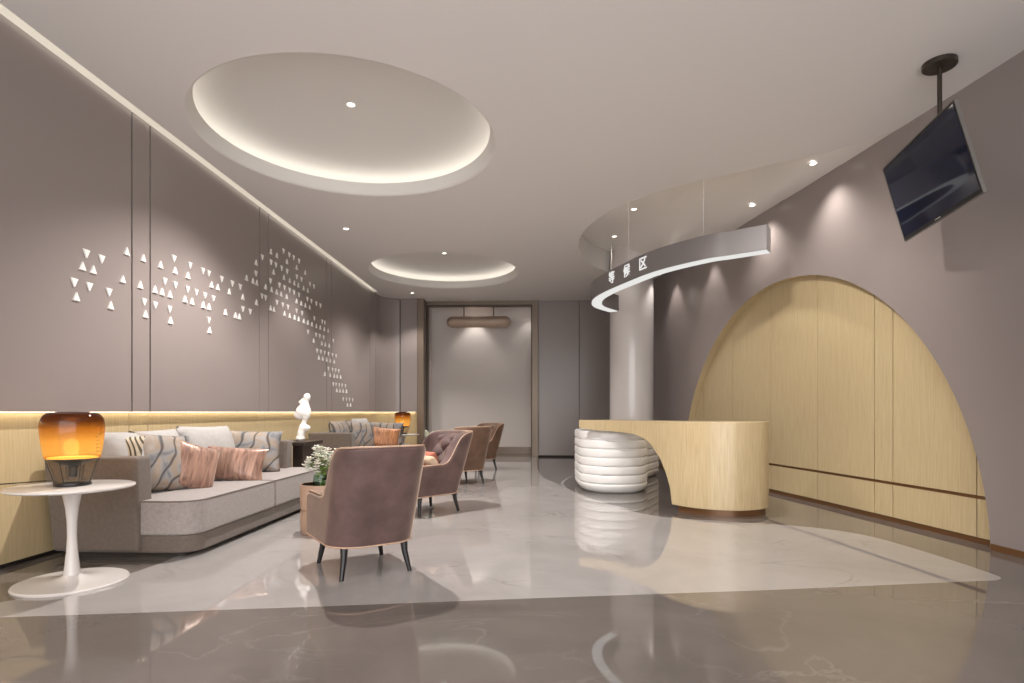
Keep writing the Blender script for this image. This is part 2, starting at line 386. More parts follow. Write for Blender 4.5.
mb = MB(); strip(mb, cutpath(leftpath(.035), .0, Lw-.1), CAMH-.0018, CAMH-.0004, .02, 1); mb.build('dado_light', M['dadoled'], wl, smooth=False)

# back wall, portal and alcove
bw = MB(); strip(bw, [(.075, YB), (wx(YB)+.2, YB)], 0, CZ, .2, 1); bw = bw.build('wall_back', M['gap'], smooth=False); tag(bw, kind='structure')
for a, b_ in ((.078, 1.035), (1.047, 2.15)):
    mb = MB(); mb.box(a, b_, YB-.03, YB+.02, .04, CZ-.002); mb.build('wall_panel', M['purple'], bw, bevel=.003)
pt = MB(); pt.box(-2.72,-2.57,13.30,14.0,0,CZ-.001); pt.box(-.07,.075,13.62,14.0,0,CZ-.001); pt.box(-2.57,-.07,13.66,14.0,CZ-.09,CZ-.001)
pt = pt.build('trim_1', M['bronze'], smooth=True, bevel=.006); tag(pt, kind='structure')
mb = MB(); mb.box(-2.57,-2.545,13.64,13.72,0,CZ-.1); mb.box(-.095,-.07,13.64,13.72,0,CZ-.1); mb.box(-2.545,-.095,13.64,13.72,CZ-.12,CZ-.09); mb.build('inner_frame', M['bronze_dark'], pt, smooth=False)
al = MB(); al.box(-2.72,0.075,14.5,14.6,0,CZ); al.box(-2.72,-2.60,14.0,14.5,0,CZ); al.box(-.05,.075,14.0,14.5,0,CZ)
al = al.build('wall_alcove', M['alcove'], smooth=False); tag(al, kind='structure')
mb = MB(); mb.box(-2.6,-.05,14.47,14.5,0,.19); mb = mb.build('baseboard_alcove', M['bronze'], bevel=.004); tag(mb, kind='structure')

# right wall: lacquer with a round arch cut to a wood niche
YC, RA, ZA = 7.4, 2.8, -.1
def archz(y):
    t = 1-((y-YC)/RA)**2
    return max(0, ZA+RA*sqrt(t)) if t > 0 else 0
y0a = YC-sqrt(RA**2-ZA**2); y1a = YC+sqrt(RA**2-ZA**2)
ys = [YF, 0, 2, 3, 3.6, 4.0, 4.3, 4.5] + [YC-(YC-y0a)*cos(pi*k/90) for k in range(0, 91)] + [10.4+.3*k for k in range(11)] + [YB]
wr = MB(); SK = .05
for a, b_ in zip(ys, ys[1:]):
    za, zb = archz(a), archz(b_)
    if za == 0 and a <= y0a: za = SK
    if zb == 0 and b_ >= y1a: zb = SK
    if b_ <= y0a+1e-6: za = zb = SK
    if a >= y1a-1e-6: za = zb = SK
    if za < SK: za = SK
    if zb < SK: zb = SK
    wr.add([(wx(a),a,za),(wx(b_),b_,zb),(wx(b_),b_,CZ+.01),(wx(a),a,CZ+.01)], [(0,1,2,3)])
wr = wr.build('wall_right', M['purple_gloss'], smooth=True, fix=True, angle=30); tag(wr, kind='structure')
ND = .10
# arch reveal
aps = [YC-(YC-y0a)*cos(pi*k/120) for k in range(121)]
mb = MB(); mb.grid([[(wx(y), y, archz(y)) for y in aps], [(wx(y)+ND, y, archz(y)) for y in aps]]); mb.build('arch_reveal', M['wood'], wr)
nseam = [4.4, 4.83, 5.71, 5.95, 6.83, 7.75, 8.74, 9.66, 10.3]
for zz0, zz1, nm in ((.05, .358, 'low_niche_panel'), (.388, 2.85, 'niche_panel')):
    for a, b_ in zip(nseam, nseam[1:]):
        n = max(2, int((b_-a)/.12)); a_, c_ = a+.006, b_-.006
        P = [(wx(a_+(c_-a_)*k/n)+ND, a_+(c_-a_)*k/n) for k in range(n+1)]
        mb = MB(); strip(mb, P, zz0, zz1, .03, -1); mb.build(nm, M['wood'], wr, angle=30)
P = [(wx(4.3+.2*k)+ND+.012, 4.3+.2*k) for k in range(31)]
mb = MB(); strip(mb, P, 0, 2.9, .05, -1); mb.build('niche_backing', M['brownstrip'], wr)
for nm, a, b_, off in (('baseboard_right', YF, y0a, 0), ('baseboard_right', y1a, YB, 0)):
    n = 30; P = [(wx(a+(b_-a)*k/n)+off, a+(b_-a)*k/n) for k in range(n+1)]
    mb = MB(); strip(mb, P, 0, SK, .06, -1); tag(mb.build(nm, M['brownstrip']), kind='structure')
# end cap behind the lacquer so that the wall has depth
mb = MB(); P = [(wx(y)+.22, y) for y in Ysamp]; strip(mb, P, 0, CZ+.3, .05, -1); mb.build('wall_core', M['gap'], wr)

# column
mb = MB(); mb.lathe([(.397,.0),(.397,CZ+.40)], (1.78, 10.78, 0), 72); tag(mb.build('column', M['column']), kind='structure')

# ------------------------------------------------------------------ lights in the ceiling
def downlight(x, y, z, label, w, ang=110, blend=.6, rad=.035, aim=None, col=(1,.95,.89), grp='recessed ceiling downlights'):
    t = thing('recessed_downlight', label, 'ceiling light', (x, y, z), 0, grp)
    mb = MB(); mb.lathe([(.052,-.001),(.056,-.008),(.048,-.012),(.036,-.004),(.036,-.001)], n=32, cap=False); mb.build('trim_ring', M['lightring'], t)
    mb = MB(); mb.lathe([(.036,-.003),(.0005,-.0035)], n=32, cap=False); mb.build('lens', M['lamp'], t)
    spot(x, y, z-.03, w, ang, blend, rad, aim, col)
    return t
def spot(x, y, z, w, ang=110, blend=.6, rad=.035, aim=None, col=(1,.95,.89)):
    l = bpy.data.lights.new('spot', 'SPOT'); l.energy = w; l.spot_size = R(ang); l.spot_blend = blend; l.shadow_soft_size = rad; l.color = col
    o = bpy.data.objects.new('spot_beam', l); C.objects.link(o); o.location = (x, y, z)
    if aim: o.rotation_euler = (Vector(aim)-Vector((x,y,z))).to_track_quat('-Z', 'Y').to_euler()
    return o
downlight(RC[0][0], RC[0][1], CZ+.368, 'downlight at the centre of the large near ceiling dome', 520, 120)
downlight(RC[1][0], RC[1][1], CZ+.368, 'downlight at the centre of the smaller far ceiling dome', 260, 120)
downlight(-2.695, 8.18, CZ, 'downlight in the flat ceiling between the two domes', 120, 95)
downlight(-2.695, 12.65, CZ, 'downlight near the far left ceiling corner beyond the far dome', 90, 95)
downlight(wx(6.33)-.26, 6.33, CZ+roff(wx(6.33)-.26, 6.33), 'rightmost ceiling downlight, close to the mauve wall', 55, 105, 1.0)
downlight(wx(7.56)-.24, 7.56, CZ+roff(wx(7.56)-.24, 7.56), 'downlight above the right end of the curved sign, near the mauve wall', 55, 105, 1.0)
downlight(1.457, 8.61, CZ+roff(1.457, 8.61)+.001, 'upper of two downlights on the glossy ceiling just in front of the column', 60, 100)
downlight(1.349, 9.93, CZ+roff(1.349, 9.93)+.001, 'lower of two downlights on the glossy ceiling, left of the column', 12, 100)
for y, w in ((9.05, 30), (10.45, 30), (5.1, 14), (3.6, 10), (12.0, 25)):
    spot(wx(y)-.24, y, CZ-.03, w, 75, .6)
spot(-1.5, 14.2, CZ-.05, 26, 85, .6); spot(-.12, 14.25, CZ-.05, 9, 85, .6)
spot(1.2, 4.9, CZ-.03, 90, 95); spot(1.1, 4.5, CZ-.03, 200, 75, 1.0, .05, (3.4, 6.7, 1.2)); spot(.2, 2.2, CZ-.03, 80, 120)  # the aimed spot is added to brighten the wood niche, without a fixture
spot(-2.9, 10.6, CZ-.03, 45, 70, .6); spot(-2.9, 5.9, CZ-.03, 45, 70, .6)

# ------------------------------------------------------------------ wall triangles
TR = "v4.40,2.27 v4.56,2.27 ^4.36,2.18 ^4.47,2.18 v4.28,2.02 v4.43,2.02 ^4.30,1.94 ^4.85,2.41 ^4.80,2.18 v4.64,2.02 ^4.66,1.94 ^5.06,2.41 ^5.02,2.19 v5.07,2.02 ^5.09,1.94 ^5.30,2.41 v5.50,2.52 ^5.52,2.42 v5.76,2.53 ^5.73,2.42 v5.36,2.27 v5.52,2.27 ^5.22,2.19 ^5.32,2.19 ^5.44,2.19 v5.22,2.02 v5.43,2.03 ^5.45,1.94 v5.72,2.28 v5.87,2.28 ^5.68,2.19 ^5.80,2.19 v5.99,2.53 v6.10,2.53 ^6.16,2.42 ^6.28,2.42 v6.03,2.27 ^6.00,2.19 ^6.11,2.19 v6.19,2.27 v6.36,2.53 v6.59,2.53 ^6.52,2.42 v6.77,2.53 ^6.83,2.42 v6.10,2.03 ^6.12,1.95 ^6.44,2.19 ^6.66,2.19 ^6.75,2.19 v6.83,2.28 v7.01,2.28 ^7.17,2.27 ^7.16,2.94 v7.33,3.04 v7.16,2.80 ^6.92,2.68 ^7.08,2.69 ^7.18,2.69 ^7.17,2.42 ^7.57,3.19 ^7.75,3.19 v7.96,3.30 v8.15,3.32 ^8.07,3.19 v8.30,3.30 v8.49,3.30 ^8.40,3.19 ^8.72,3.20 v7.58,3.05 v7.72,3.04 ^7.65,2.94 v7.90,3.04 v8.08,3.05 ^7.97,2.95 v8.41,3.05 v8.58,3.05 ^8.16,2.95 ^8.32,2.95 ^8.46,2.95 ^8.66,2.96 ^8.82,2.96 v8.91,3.05 v9.07,3.05 v7.56,2.80 ^7.42,2.69 ^7.59,2.69 ^7.74,2.69 v7.83,2.80 v7.99,2.80 ^7.88,2.68 v8.16,2.81 v8.31,2.80 ^8.06,2.69 v8.49,2.80 ^8.40,2.69 v8.81,2.81 ^8.57,2.69 v8.97,2.80 ^8.73,2.70 v9.17,2.80 ^8.90,2.70 v9.35,2.80 v7.32,2.52 v7.42,2.53 v7.75,2.53 ^7.56,2.42 ^7.66,2.43 v7.93,2.54 v8.10,2.53 ^7.99,2.42 ^8.16,2.42 v8.40,2.54 v8.60,2.55 ^8.33,2.43 ^8.48,2.43 ^8.67,2.43 ^8.83,2.43 v9.09,2.54 ^8.99,2.43 ^9.17,2.44 v9.43,2.53 v9.55,2.54 ^9.34,2.44 ^9.52,2.43 ^9.70,2.43 v8.83,2.28 v9.16,2.28 v9.32,2.27 ^9.06,2.20 v9.49,2.29 ^9.41,2.20 v9.95,2.29 ^9.57,2.20 ^9.75,2.19 v9.20,2.03 v9.37,2.03 v9.54,2.04 v9.71,2.04 v9.91,2.04 v10.09,2.04 ^9.28,1.95 ^9.45,1.95 ^9.63,1.94 ^9.80,1.95 ^10.00,1.95 v9.71,1.79 ^9.55,1.71 v9.91,1.78 ^9.80,1.71 v10.07,1.78 ^10.00,1.71 v10.23,1.78 ^10.15,1.71 ^10.33,1.70 v9.95,1.53 v10.08,1.53 v10.26,1.52 v10.41,1.52 v10.60,1.52 ^10.13,1.44 ^10.30,1.44 ^10.47,1.43 ^10.66,1.43 v10.47,1.29 v10.65,1.29 v10.83,1.29 v11.02,1.28 ^10.72,1.20 ^10.90,1.19"
rowsz = {}
for t in TR.split():
    k = t[0]; y, z = map(float, t[1:].split(','))
    if k == '^' and (y, z) == (7.17, 2.27): continue
    levels = [1.29+.2515*i for i in range(9)] if k == 'v' else [1.195+.2495*i for i in range(9)]
    zz = min(levels, key=lambda q: abs(q-z)); rowsz.setdefault((k, round(zz, 3)), []).append(y)
order = sorted(rowsz, key=lambda q: -q[1])
ordn = 'first second third fourth fifth sixth seventh eighth ninth tenth eleventh twelfth thirteenth fourteenth fifteenth sixteenth seventeenth eighteenth nineteenth twentieth twenty-first twenty-second twenty-third twenty-fourth twenty-fifth twenty-sixth'.split()
def trimesh(k):
    s = .034; h = .035 if k == 'v' else -.035
    mb = MB(); pts = [(-s, h), (s, h), (0, -h)]
    mb.add([(0,a,b) for a,b in pts]+[(.012,a*.94,b*.94) for a,b in pts], [(0,1,2),(3,4,5),(0,1,4,3),(1,2,5,4),(2,0,3,5)])
    return mb
protos = {}
for ri, key in enumerate(order):
    k = key[0]
    for ci, y in enumerate(sorted(rowsz[key])):
        if k not in protos: o = protos[k] = trimesh(k).build('wall_triangle', M['tri'], smooth=False)
        else: o = protos[k].copy(); C.objects.link(o)
        o.location = (XL+.0005, y, key[1])
        tag(o, 'white wall triangle pointing %s, %s from the left in the %s triangle row down' % ('down' if k == 'v' else 'up', ordn[ci], ordn[ri]), 'wall ornament', 'white triangles scattered across the mauve wall')

# ------------------------------------------------------------------ curved sign
so = catmull([(2.50,6.37),(2.175,6.59),(1.914,6.775),(1.49,7.315),(1.188,8.03),(.975,8.66),(.89,9.20),(.98,9.76),(1.30,10.27)], 10)
def offp(P, d):
    o = []; n = len(P)
    for i in range(n):
        a = P[max(0,i-1)]; c = P[min(n-1,i+1)]; L = math.hypot(c[0]-a[0], c[1]-a[1])
        o.append((P[i][0]+(c[1]-a[1])/L*d, P[i][1]-(c[0]-a[0])/L*d))
    return o
si = offp(so, .19)
if si[40][0] < so[40][0]: si = offp(so, -.19)
SZ = CAMH+1.76; SH = .268
sg = thing('curved_sign', 'grey curved hanging sign with white characters and a glowing underside', 'sign', (1.5, 8.0, 0))
def loc(P, o=(1.5, 8.0)): return [(x-o[0], y-o[1]) for x, y in P]
so_, si_ = loc(so), loc(si)
mb = MB(); mb.grid([[(x,y,SZ) for x,y in so_], [(x,y,SZ+SH) for x,y in so_], [(x,y,SZ+SH) for x,y in si_], [(x,y,SZ) for x,y in si_], ], closed_v=True)
for k in (0, -1): mb.add([(*so_[k],SZ),(*so_[k],SZ+SH),(*si_[k],SZ+SH),(*si_[k],SZ)], [(0,1,2,3)])
mb.build('band', M['signgrey'], sg, angle=30)
a_ = offp(so, .014 if si[40][0] == offp(so, .19)[40][0] else -.012); b_ = offp(so, .176 if si[40][0] == offp(so, .19)[40][0] else -.176)
mb = MB(); mb.grid([[(x,y,SZ-.001) for x,y in loc(a_)], [(x,y,SZ-.006) for x,y in loc(a_)], [(x,y,SZ-.006) for x,y in loc(b_)], [(x,y,SZ-.001) for x,y in loc(b_)]]); mb.build('light_strip', M['signled'], sg)
for (x, y) in ((1.97, 6.87), (1.29, 8.06), (1.32, 10.08)):
    mb = MB(); zt = CZ+(roff(x, y) if inside((x,y), rec) else 0); mb.tube([(x-1.5,y-8,SZ+SH),(x-1.5,y-8,zt)], .0045, 8); mb.build('suspension_wire', M['white'], sg)
def textmesh(ch, size):
    cu = bpy.data.curves.new('t', 'FONT'); cu.body = ch; cu.size = size; cu.align_x = 'CENTER'; cu.align_y = 'CENTER'; cu.extrude = .003; cu.offset = .0022
    to = bpy.data.objects.new('t', cu); C.objects.link(to); bpy.context.view_layer.update()
    me = bpy.data.meshes.new_from_object(to.evaluated_get(bpy.context.evaluated_depsgraph_get()))
    bpy.data.objects.remove(to); return me
for ch, (x, y) in zip('等候区', ((1.10, 8.26), (1.235, 7.92), (1.385, 7.54))):
    j = min(range(1, len(so)-1), key=lambda q: (so[q][0]-x)**2+(so[q][1]-y)**2)
    t = Vector((so[j-1][0]-so[j+1][0], so[j-1][1]-so[j+1][1], 0)).normalized()   # towards the right end
    nrm = Vector((t.y, -t.x, 0))
    me = textmesh(ch, .18); me.materials.clear(); me.materials.append(M['letters'])
    o = bpy.data.objects.new('character', me); C.objects.link(o); o.parent = sg
    mt = Matrix((t, (0,0,1), nrm)).transposed().to_4x4(); p = Vector((so[j][0]-1.5, so[j][1]-8, SZ+SH*.52))+nrm*.004
    o.matrix_local = Matrix.Translation(p) @ mt

# ------------------------------------------------------------------ reception desk
rd = thing('reception_desk', 'oak reception desk with an arched cut-out over a white ribbed base', 'desk', (1.6, 7.0, 0))
Fp = [(.576,7.63),(.956,7.34),(1.23,6.854),(1.475,6.313),(1.697,6.042),(2.012,5.924),(2.295,6.016),(2.45,6.19),(2.50,6.38)]
Bp = [(.95,7.95),(1.25,7.65),(1.6,7.15),(1.8,6.90),(1.98,6.78),(2.15,6.74),(2.32,6.68),(2.43,6.58),(2.497,6.44)]
n = 16; Fc = catmull(Fp, n); Bc = catmull(Bp, n)
zt = [(0,.857),(.65,.823),(1.48,.809),(1.75,.80),(2,.775),(2.2,.735),(2.375,.675),(2.62,.55),(2.8,.40),(2.9,.29),(2.96,.20),(3.0,.065)]
O = Vector((1.6,7.0,0))
mb = MB(); F = [(x-1.6,y-7) for x,y in Fc]; B = [(x-1.6,y-7) for x,y in Bc]
zb = [interp(zt, i/n) if i/n < 3 else .065 for i in range(len(F))]; TZ = .956
mb.grid([[(*F[i],zb[i]) for i in range(len(F))], [(*F[i],TZ) for i in range(len(F))], [(*B[i],TZ) for i in range(len(F))], [(*B[i],zb[i]) for i in range(len(F))]], closed_v=True)
for k in (0, len(F)-1): mb.add([(*F[k],zb[k]),(*F[k],TZ),(*B[k],TZ),(*B[k],zb[k])], [(0,1,2,3)])
mb.build('counter_shell', M['wood_desk'], rd, angle=30, bevel=.006, seg=2)
k0 = 3*n+2; ctr = Vector((.4,-.6))
pl = [F[i] for i in range(k0, len(F))]+[B[i] for i in range(len(F)-1, k0-1, -1)]
pl = [tuple(Vector(p)+(ctr-Vector(p)).normalized()*.03) for p in pl]
mb = MB(); mb.prism(pl, 0, .07); mb.build('plinth', M['brownstrip'], rd, smooth=False)
RP = catmull([(.72,9.2),(.595,8.75),(.585,8.30),(.62,7.88),(.80,7.60),(1.0,7.54),(1.2,7.56),(1.38,7.66),(1.50,7.86),(1.56,8.1),(1.62,8.6),(1.75,9.15),(1.96,9.6),(2.10,9.92),(2.02,10.12),(1.75,10.16),(1.35,10.05),(.95,9.7)], 8, True)
cen = Vector((1.2, 8.9))
nr = len(RP)
def nrm2(P, i):
    a = P[i-1]; c = P[(i+1)%len(P)]; L = math.hypot(c[0]-a[0], c[1]-a[1]); return ((c[1]-a[1])/L, -(c[0]-a[0])/L)
sg_ = 1 if sum((RP[i][0]*RP[(i+1)%nr][1]-RP[(i+1)%nr][0]*RP[i][1]) for i in range(nr)) > 0 else -1
rows = []; nrib = 7; H = .80
for k in range(nrib*8+1):
    z = H*k/(nrib*8); ph = (k % 8)/8; bul = .018*max(0, sin(pi*ph))**.2 if ph else 0
    if k < 8: bul -= .05*(1-k/8)**2
    rows.append([(RP[i][0]+nrm2(RP,i)[0]*sg_*(bul-.022)-1.6, RP[i][1]+nrm2(RP,i)[1]*sg_*(bul-.022)-7, z+.004) for i in range(nr)])
inn = [(RP[i][0]-nrm2(RP,i)[0]*sg_*.09-1.6, RP[i][1]-nrm2(RP,i)[1]*sg_*.09-7) for i in range(nr)]
rows += [[(x,y,H+.004) for x,y in inn], [(x,y,.004) for x,y in inn]]
mb = MB(); mb.grid(rows, closed_u=True, closed_v=True); tag(mb.build('ribbed_base', M['rib'], rd, angle=80), 'white glossy base with rounded horizontal ribs')

# ------------------------------------------------------------------ television
tvc = Vector((2.88, 4.39, 2.775))
tv = thing('television', 'flat black television hanging tilted from the ceiling on a pole', 'television', tuple(tvc))
W_, H_ = 1.095, .635
yaw, pit = -1.737, .2667
Rv = Vector((cos(yaw), sin(yaw), 0)); Nv = Vector((sin(yaw)*cos(pit), -cos(yaw)*cos(pit), -sin(pit))); Uv = Nv.cross(Rv)
if Uv.z < 0: Uv = -Uv
mt = Matrix((Rv, Uv, Rv.cross(Uv))).transposed().to_4x4(); sgn = 1 if Rv.cross(Uv).dot(Nv) > 0 else -1
mb = MB(); mb.box(-W_/2, W_/2, -H_/2, H_/2, -.022*sgn, 0).box(-W_*.35, W_*.35, -H_*.3, H_*.3, -.06*sgn, -.03*sgn); mb.xform(mt); mb.build('casing', M['tvframe'], tv, smooth=False, bevel=.004)
mb = MB(); mb.box(-W_/2+.018, W_/2-.018, -H_/2+.032, H_/2-.018, .0005*sgn, .002*sgn); mb.xform(mt); mb.build('screen', M['tvscreen'], tv, smooth=False)
mb = MB(); w = .006
for a in ((-W_/2, W_/2, H_/2-.004, H_/2+.002), (-W_/2, W_/2, -H_/2-.002, -H_/2+.004), (-W_/2-.002, -W_/2+.004, -H_/2, H_/2), (W_/2-.004, W_/2+.002, -H_/2, H_/2)): mb.box(*a, -.022*sgn, .001*sgn)
mb.xform(mt); mb.build('metal_edge', M['tvedge'], tv, smooth=False)
mb = MB(); mb.box(-.03, .03, -H_/2+.012, -H_/2+.02, .001*sgn, .0025*sgn).box(-.045,-.037,-H_/2+.011,-H_/2+.021,.001*sgn,.0025*sgn); mb.xform(mt); mb.build('maker_mark', M['lightring'], tv, smooth=False)
pb = Vector((3.03,4.47,0))-Vector((tvc.x,tvc.y,0))
mb = MB(); mb.tube([(pb.x, pb.y, -.02), (pb.x, pb.y, CZ-tvc.z-.02)], .016, 16); mb.build('mount_pole', M['bronze_dark'], tv)
bk = tuple(Vector((0,0,0))-Nv*.05); mb = MB(); mb.tube([(pb.x,pb.y,.0), (bk[0]*1.2, bk[1]*1.2, .0)], .028, 10); mb.build('mount_arm', M['bronze_dark'], tv)
mb = MB(); mb.lathe([(.105,CZ-tvc.z-.04),(.112,CZ-tvc.z-.034),(.112,CZ-tvc.z-.002)], (pb.x,pb.y,0), 40); mb.build('ceiling_plate', M['bronze_dark'], tv)

# ------------------------------------------------------------------ alcove pendant
pd = thing('pendant_lamp', 'bronze capsule-shaped bar hanging on two rods inside the far alcove', 'lamp', (-1.36, 14.0, 3.24))
mb = MB(); L = .78; r = .135
prof = [(.001,-L)]+[(r*sin(a), -L+r*(1-cos(a))) for a in [pi/2*k/8 for k in range(1,9)]]+[(r*cos(a), L-r+r*sin(a)) for a in [pi/2*k/8 for k in range(0,8)]]+[(.001, L)]
mb.lathe(prof, n=32); mb.xform(Matrix.Rotation(pi/2, 4, 'Y')); mb.build('shade', M['tan'], pd)
for x in (-.36, .36):
    mb = MB(); mb.tube([(x,0,.12),(x,0,CZ-3.24)], .012, 8); mb.build('rod', M['bronze_dark'], pd)

# ------------------------------------------------------------------ tulip tables and amber lamps
def tulip():
    t = thing('side_table', '', 'table')
    mb = MB(); mb.lathe([(.30,.0),(.302,.008),(.295,.016),(.20,.022),(.10,.030),(.055,.045),(.047,.052)], n=72); mb.build('base', M['white'], t)
    mb = MB(); mb.lathe([(.047,.05),(.040,.10),(.030,.2),(.026,.29),(.028,.38),(.036,.47),(.050,.545),(.065,.574)], n=40); mb.build('stem', M['white'], t)
    mb = MB(); mb.lathe([(.26,.574),(.325,.584),(.335,.592),(.334,.600),(.330,.602)], n=80); mb.build('tabletop', M['tuliptop'], t)
    return t
def lamp():
    t = thing('table_lamp', '', 'lamp')
    mb = MB(); mb.lathe([(.095,.0),(.098,.006),(.096,.020),(.085,.026),(.03,.028)], n=48); mb.build('base', M['black'], t)
    prof = [(.096,.026),(.108,.07),(.124,.12),(.140,.165),(.147,.19),(.157,.25),(.165,.32),(.167,.36),(.165,.395),(.155,.425),(.135,.447),(.10,.456),(.04,.459),(.001,.46)]
    p2 = [tuple(q) for q in catmull(prof, 4)]
    mb = MB(); mb.lathe(p2, n=64, cap=False); mb.build('glass_shade', M['amber'], t)
    mb = MB(); mb.lathe([(.012,.05),(.024,.055),(.024,.105),(.032,.120),(.07,.134),(.115,.152),(.134,.170)], n=48, cap=False); mb.build('inner_funnel', M['black'], t)
    mb = MB(); mb.lathe([(.132,.171),(.128,.177),(.001,.177)], n=48, cap=False); mb.build('light_disc', M['ampled'], t)
    for k in range(8):
        a = 2*pi*k/8+.2
        mb = MB(); mb.tube([(.094*cos(a),.094*sin(a),.02),(.127*cos(a),.127*sin(a),.12),(.138*cos(a),.138*sin(a),.165)], .0028, 6); mb.build('wire_rib', M['black'], t)
    return t
for i, (x, y) in enumerate(((-2.876, 3.495), (-2.74, 11.95))):
    t = tulip(); t.location = (x, y, 0); t['label'] = ('white pedestal side table in the left foreground beside the near sofa', 'white pedestal side table far back, under the distant amber lamp')[i]; t['group'] = 'white pedestal side tables'
    l = lamp(); l.location = (x-.012, y+.02, .602); l['label'] = ('large amber glass lamp on the white pedestal table in the foreground', 'distant amber glass lamp at the end of the far sofa')[i]; l['group'] = 'amber glass table lamps'
    pl_ = bpy.data.lights.new('bulb', 'POINT'); pl_.energy = 1.4; pl_.color = (1,.62,.25); pl_.shadow_soft_size = .05
    po = bpy.data.objects.new('bulb_light', pl_); C.objects.link(po); po.location = (x, y+.02, .602+.27)
    if i == 0:
        mb = MB(); mb.tube(catmull([(-.09,.0,.008),(-.16,.05,.014),(-.22,.11,.006),(-.30,.20,.004),(-.40,.26,-.004),(-.52,.26,-.015),(-.62,.22,-.02),(-.70,.12,-.02)], 6), .004, 8); mb.build('power_cord', M['black'], l)

# ------------------------------------------------------------------ sofas
def rbox(mb, x0,x1,y0,y1,z0,z1, r=.04, corners=None, n=8):
    # box with rounded plan corners, corners = radius per corner (x0y0, x1y0, x1y1, x0y1)
    c = corners or (r,)*4; pts = []
    for (cx, cy, rr, a0) in ((x0+c[0],y0+c[0],c[0],pi),(x1-c[1],y0+c[1],c[1],1.5*pi),(x1-c[2],y1-c[2],c[2],0),(x0+c[3],y1-c[3],c[3],.5*pi)):
        for k in range(n+1): a = a0+pi/2*k/n; pts.append((cx+rr*cos(a), cy+rr*sin(a)))
    return mb.prism(pts, z0, z1)
def sofa():
    # local: x out from the wall, y along the wall, length 2.62
    t = thing('sofa', '', 'sofa')
    mb = MB(); rbox(mb, .02,.88,.08,2.54,0,.04,.05); mb.build('plinth', M['gap'], t, smooth=False)
    mb = MB(); rbox(mb, .0,.985,.02,2.60,.035,.165, corners=(.03,.16,.08,.03)); mb.build('base_rail', M['sofa_shaded'], t, bevel=.015)
    for k, (y0, y1) in enumerate(((0,1.30),(1.31,2.60))):
        mb = MB(); rbox(mb, .30,1.0,y0+.005,y1,.165,.415, corners=(.02,.17 if k == 0 else .02,.02 if k == 0 else .10,.02))
        c = mb.build('seat_cushion', M['sofa'], t, bevel=.022, seg=4)
        P = []
        cc = (.02,.17 if k == 0 else .02,.02 if k == 0 else .10,.02); y0_, y1_ = y0+.005, y1
        for (cx, cy, rr, a0) in ((.30+cc[0],y0_+cc[0],cc[0],pi),(1.0-cc[1],y0_+cc[1],cc[1],1.5*pi),(1.0-cc[2],y1_-cc[2],cc[2],0),(.30+cc[3],y1_-cc[3],cc[3],.5*pi)):
            for q in range(7): a = a0+pi/2*q/6; P.append((cx+(rr-.004)*cos(a), cy+(rr-.004)*sin(a), .411))
        mb = MB(); mb.tube(P, .006, 6, closed=True); mb.build('piping', M['sofa_shaded'], c)
    for y0, y1, d in ((-.05,.13,-1),(2.47,2.65,1)):
        mb = MB(); rbox(mb, -.04,.60,y0,y1,.05,.735,.03)
        o = mb.build('armrest', M['sofa_shaded'], t, bevel=.025, seg=4)
        for v in o.data.vertices:                      # splayed outwards towards the top
            k = (v.co.z-.05)/.685; v.co.y += d*(.03*k-.03); v.co.x -= .05*k*(1 if v.co.x < .2 else -.02)
    mb = MB(); rbox(mb, -.02,.16,.13,2.47,.05,.74,.03); mb.build('backrest', M['sofa_shaded'], t, bevel=.03, seg=4)
    return t
def pillow(w, h, t, n=18, pinch=.07, e=.42):
    mb = MB(); rows = []
    def P(u, v, s):
        x = u*w/2*(1-pinch*(1-v*v)*abs(u)**2); z = v*h/2*(1-pinch*(1-u*u)*abs(v)**2)
        th = t/2*(max(0,1-abs(u)**2.6)**e)*(max(0,1-abs(v)**2.6)**e)
        return (x, z, s*th+.006*sin(7*u+3*v)*(1-u*u)*(1-v*v))
    for s in (1, -1):
        mb.grid([[P(-1+2*i/n, -1+2*j/n, s) for i in range(n+1)] for j in range(n+1)])
    return mb
def cushion(loc, w, h, t, m, label, rz=0, tilt=-.25, roll=0, cat='cushion', grp='loose cushions on the near sofa', pinch=.07, name='cushion', zoff=None):
    # local pillow plane xy -> stand it upright facing -Y, then tilt, roll, turn
    o = pillow(w, h, t, pinch=pinch).build(name, m, angle=80)
    Mx = Matrix.Rotation(rz, 4, 'Z') @ Matrix.Rotation(tilt, 4, 'X') @ Matrix.Rotation(roll, 4, 'Y') @ Matrix.Rotation(pi/2, 4, 'X')
    o.matrix_world = Matrix.Translation(Vector(loc)) @ Mx
    return tag(o, label, cat, grp)
s1 = sofa(); s1.location = (-3.45, 4.08, 0); s1['label'] = 'long taupe sofa in the left foreground, nearest the camera'; s1['group'] = 'taupe sofas along the mauve wall'
s2 = copy_tree(s1); s2.location = (-3.45, 8.95, 0); s2['label'] = 'far taupe sofa, mostly hidden behind the nearest armchair'
FX = R(90)   # facing +X (into the room) : local -Y -> +X
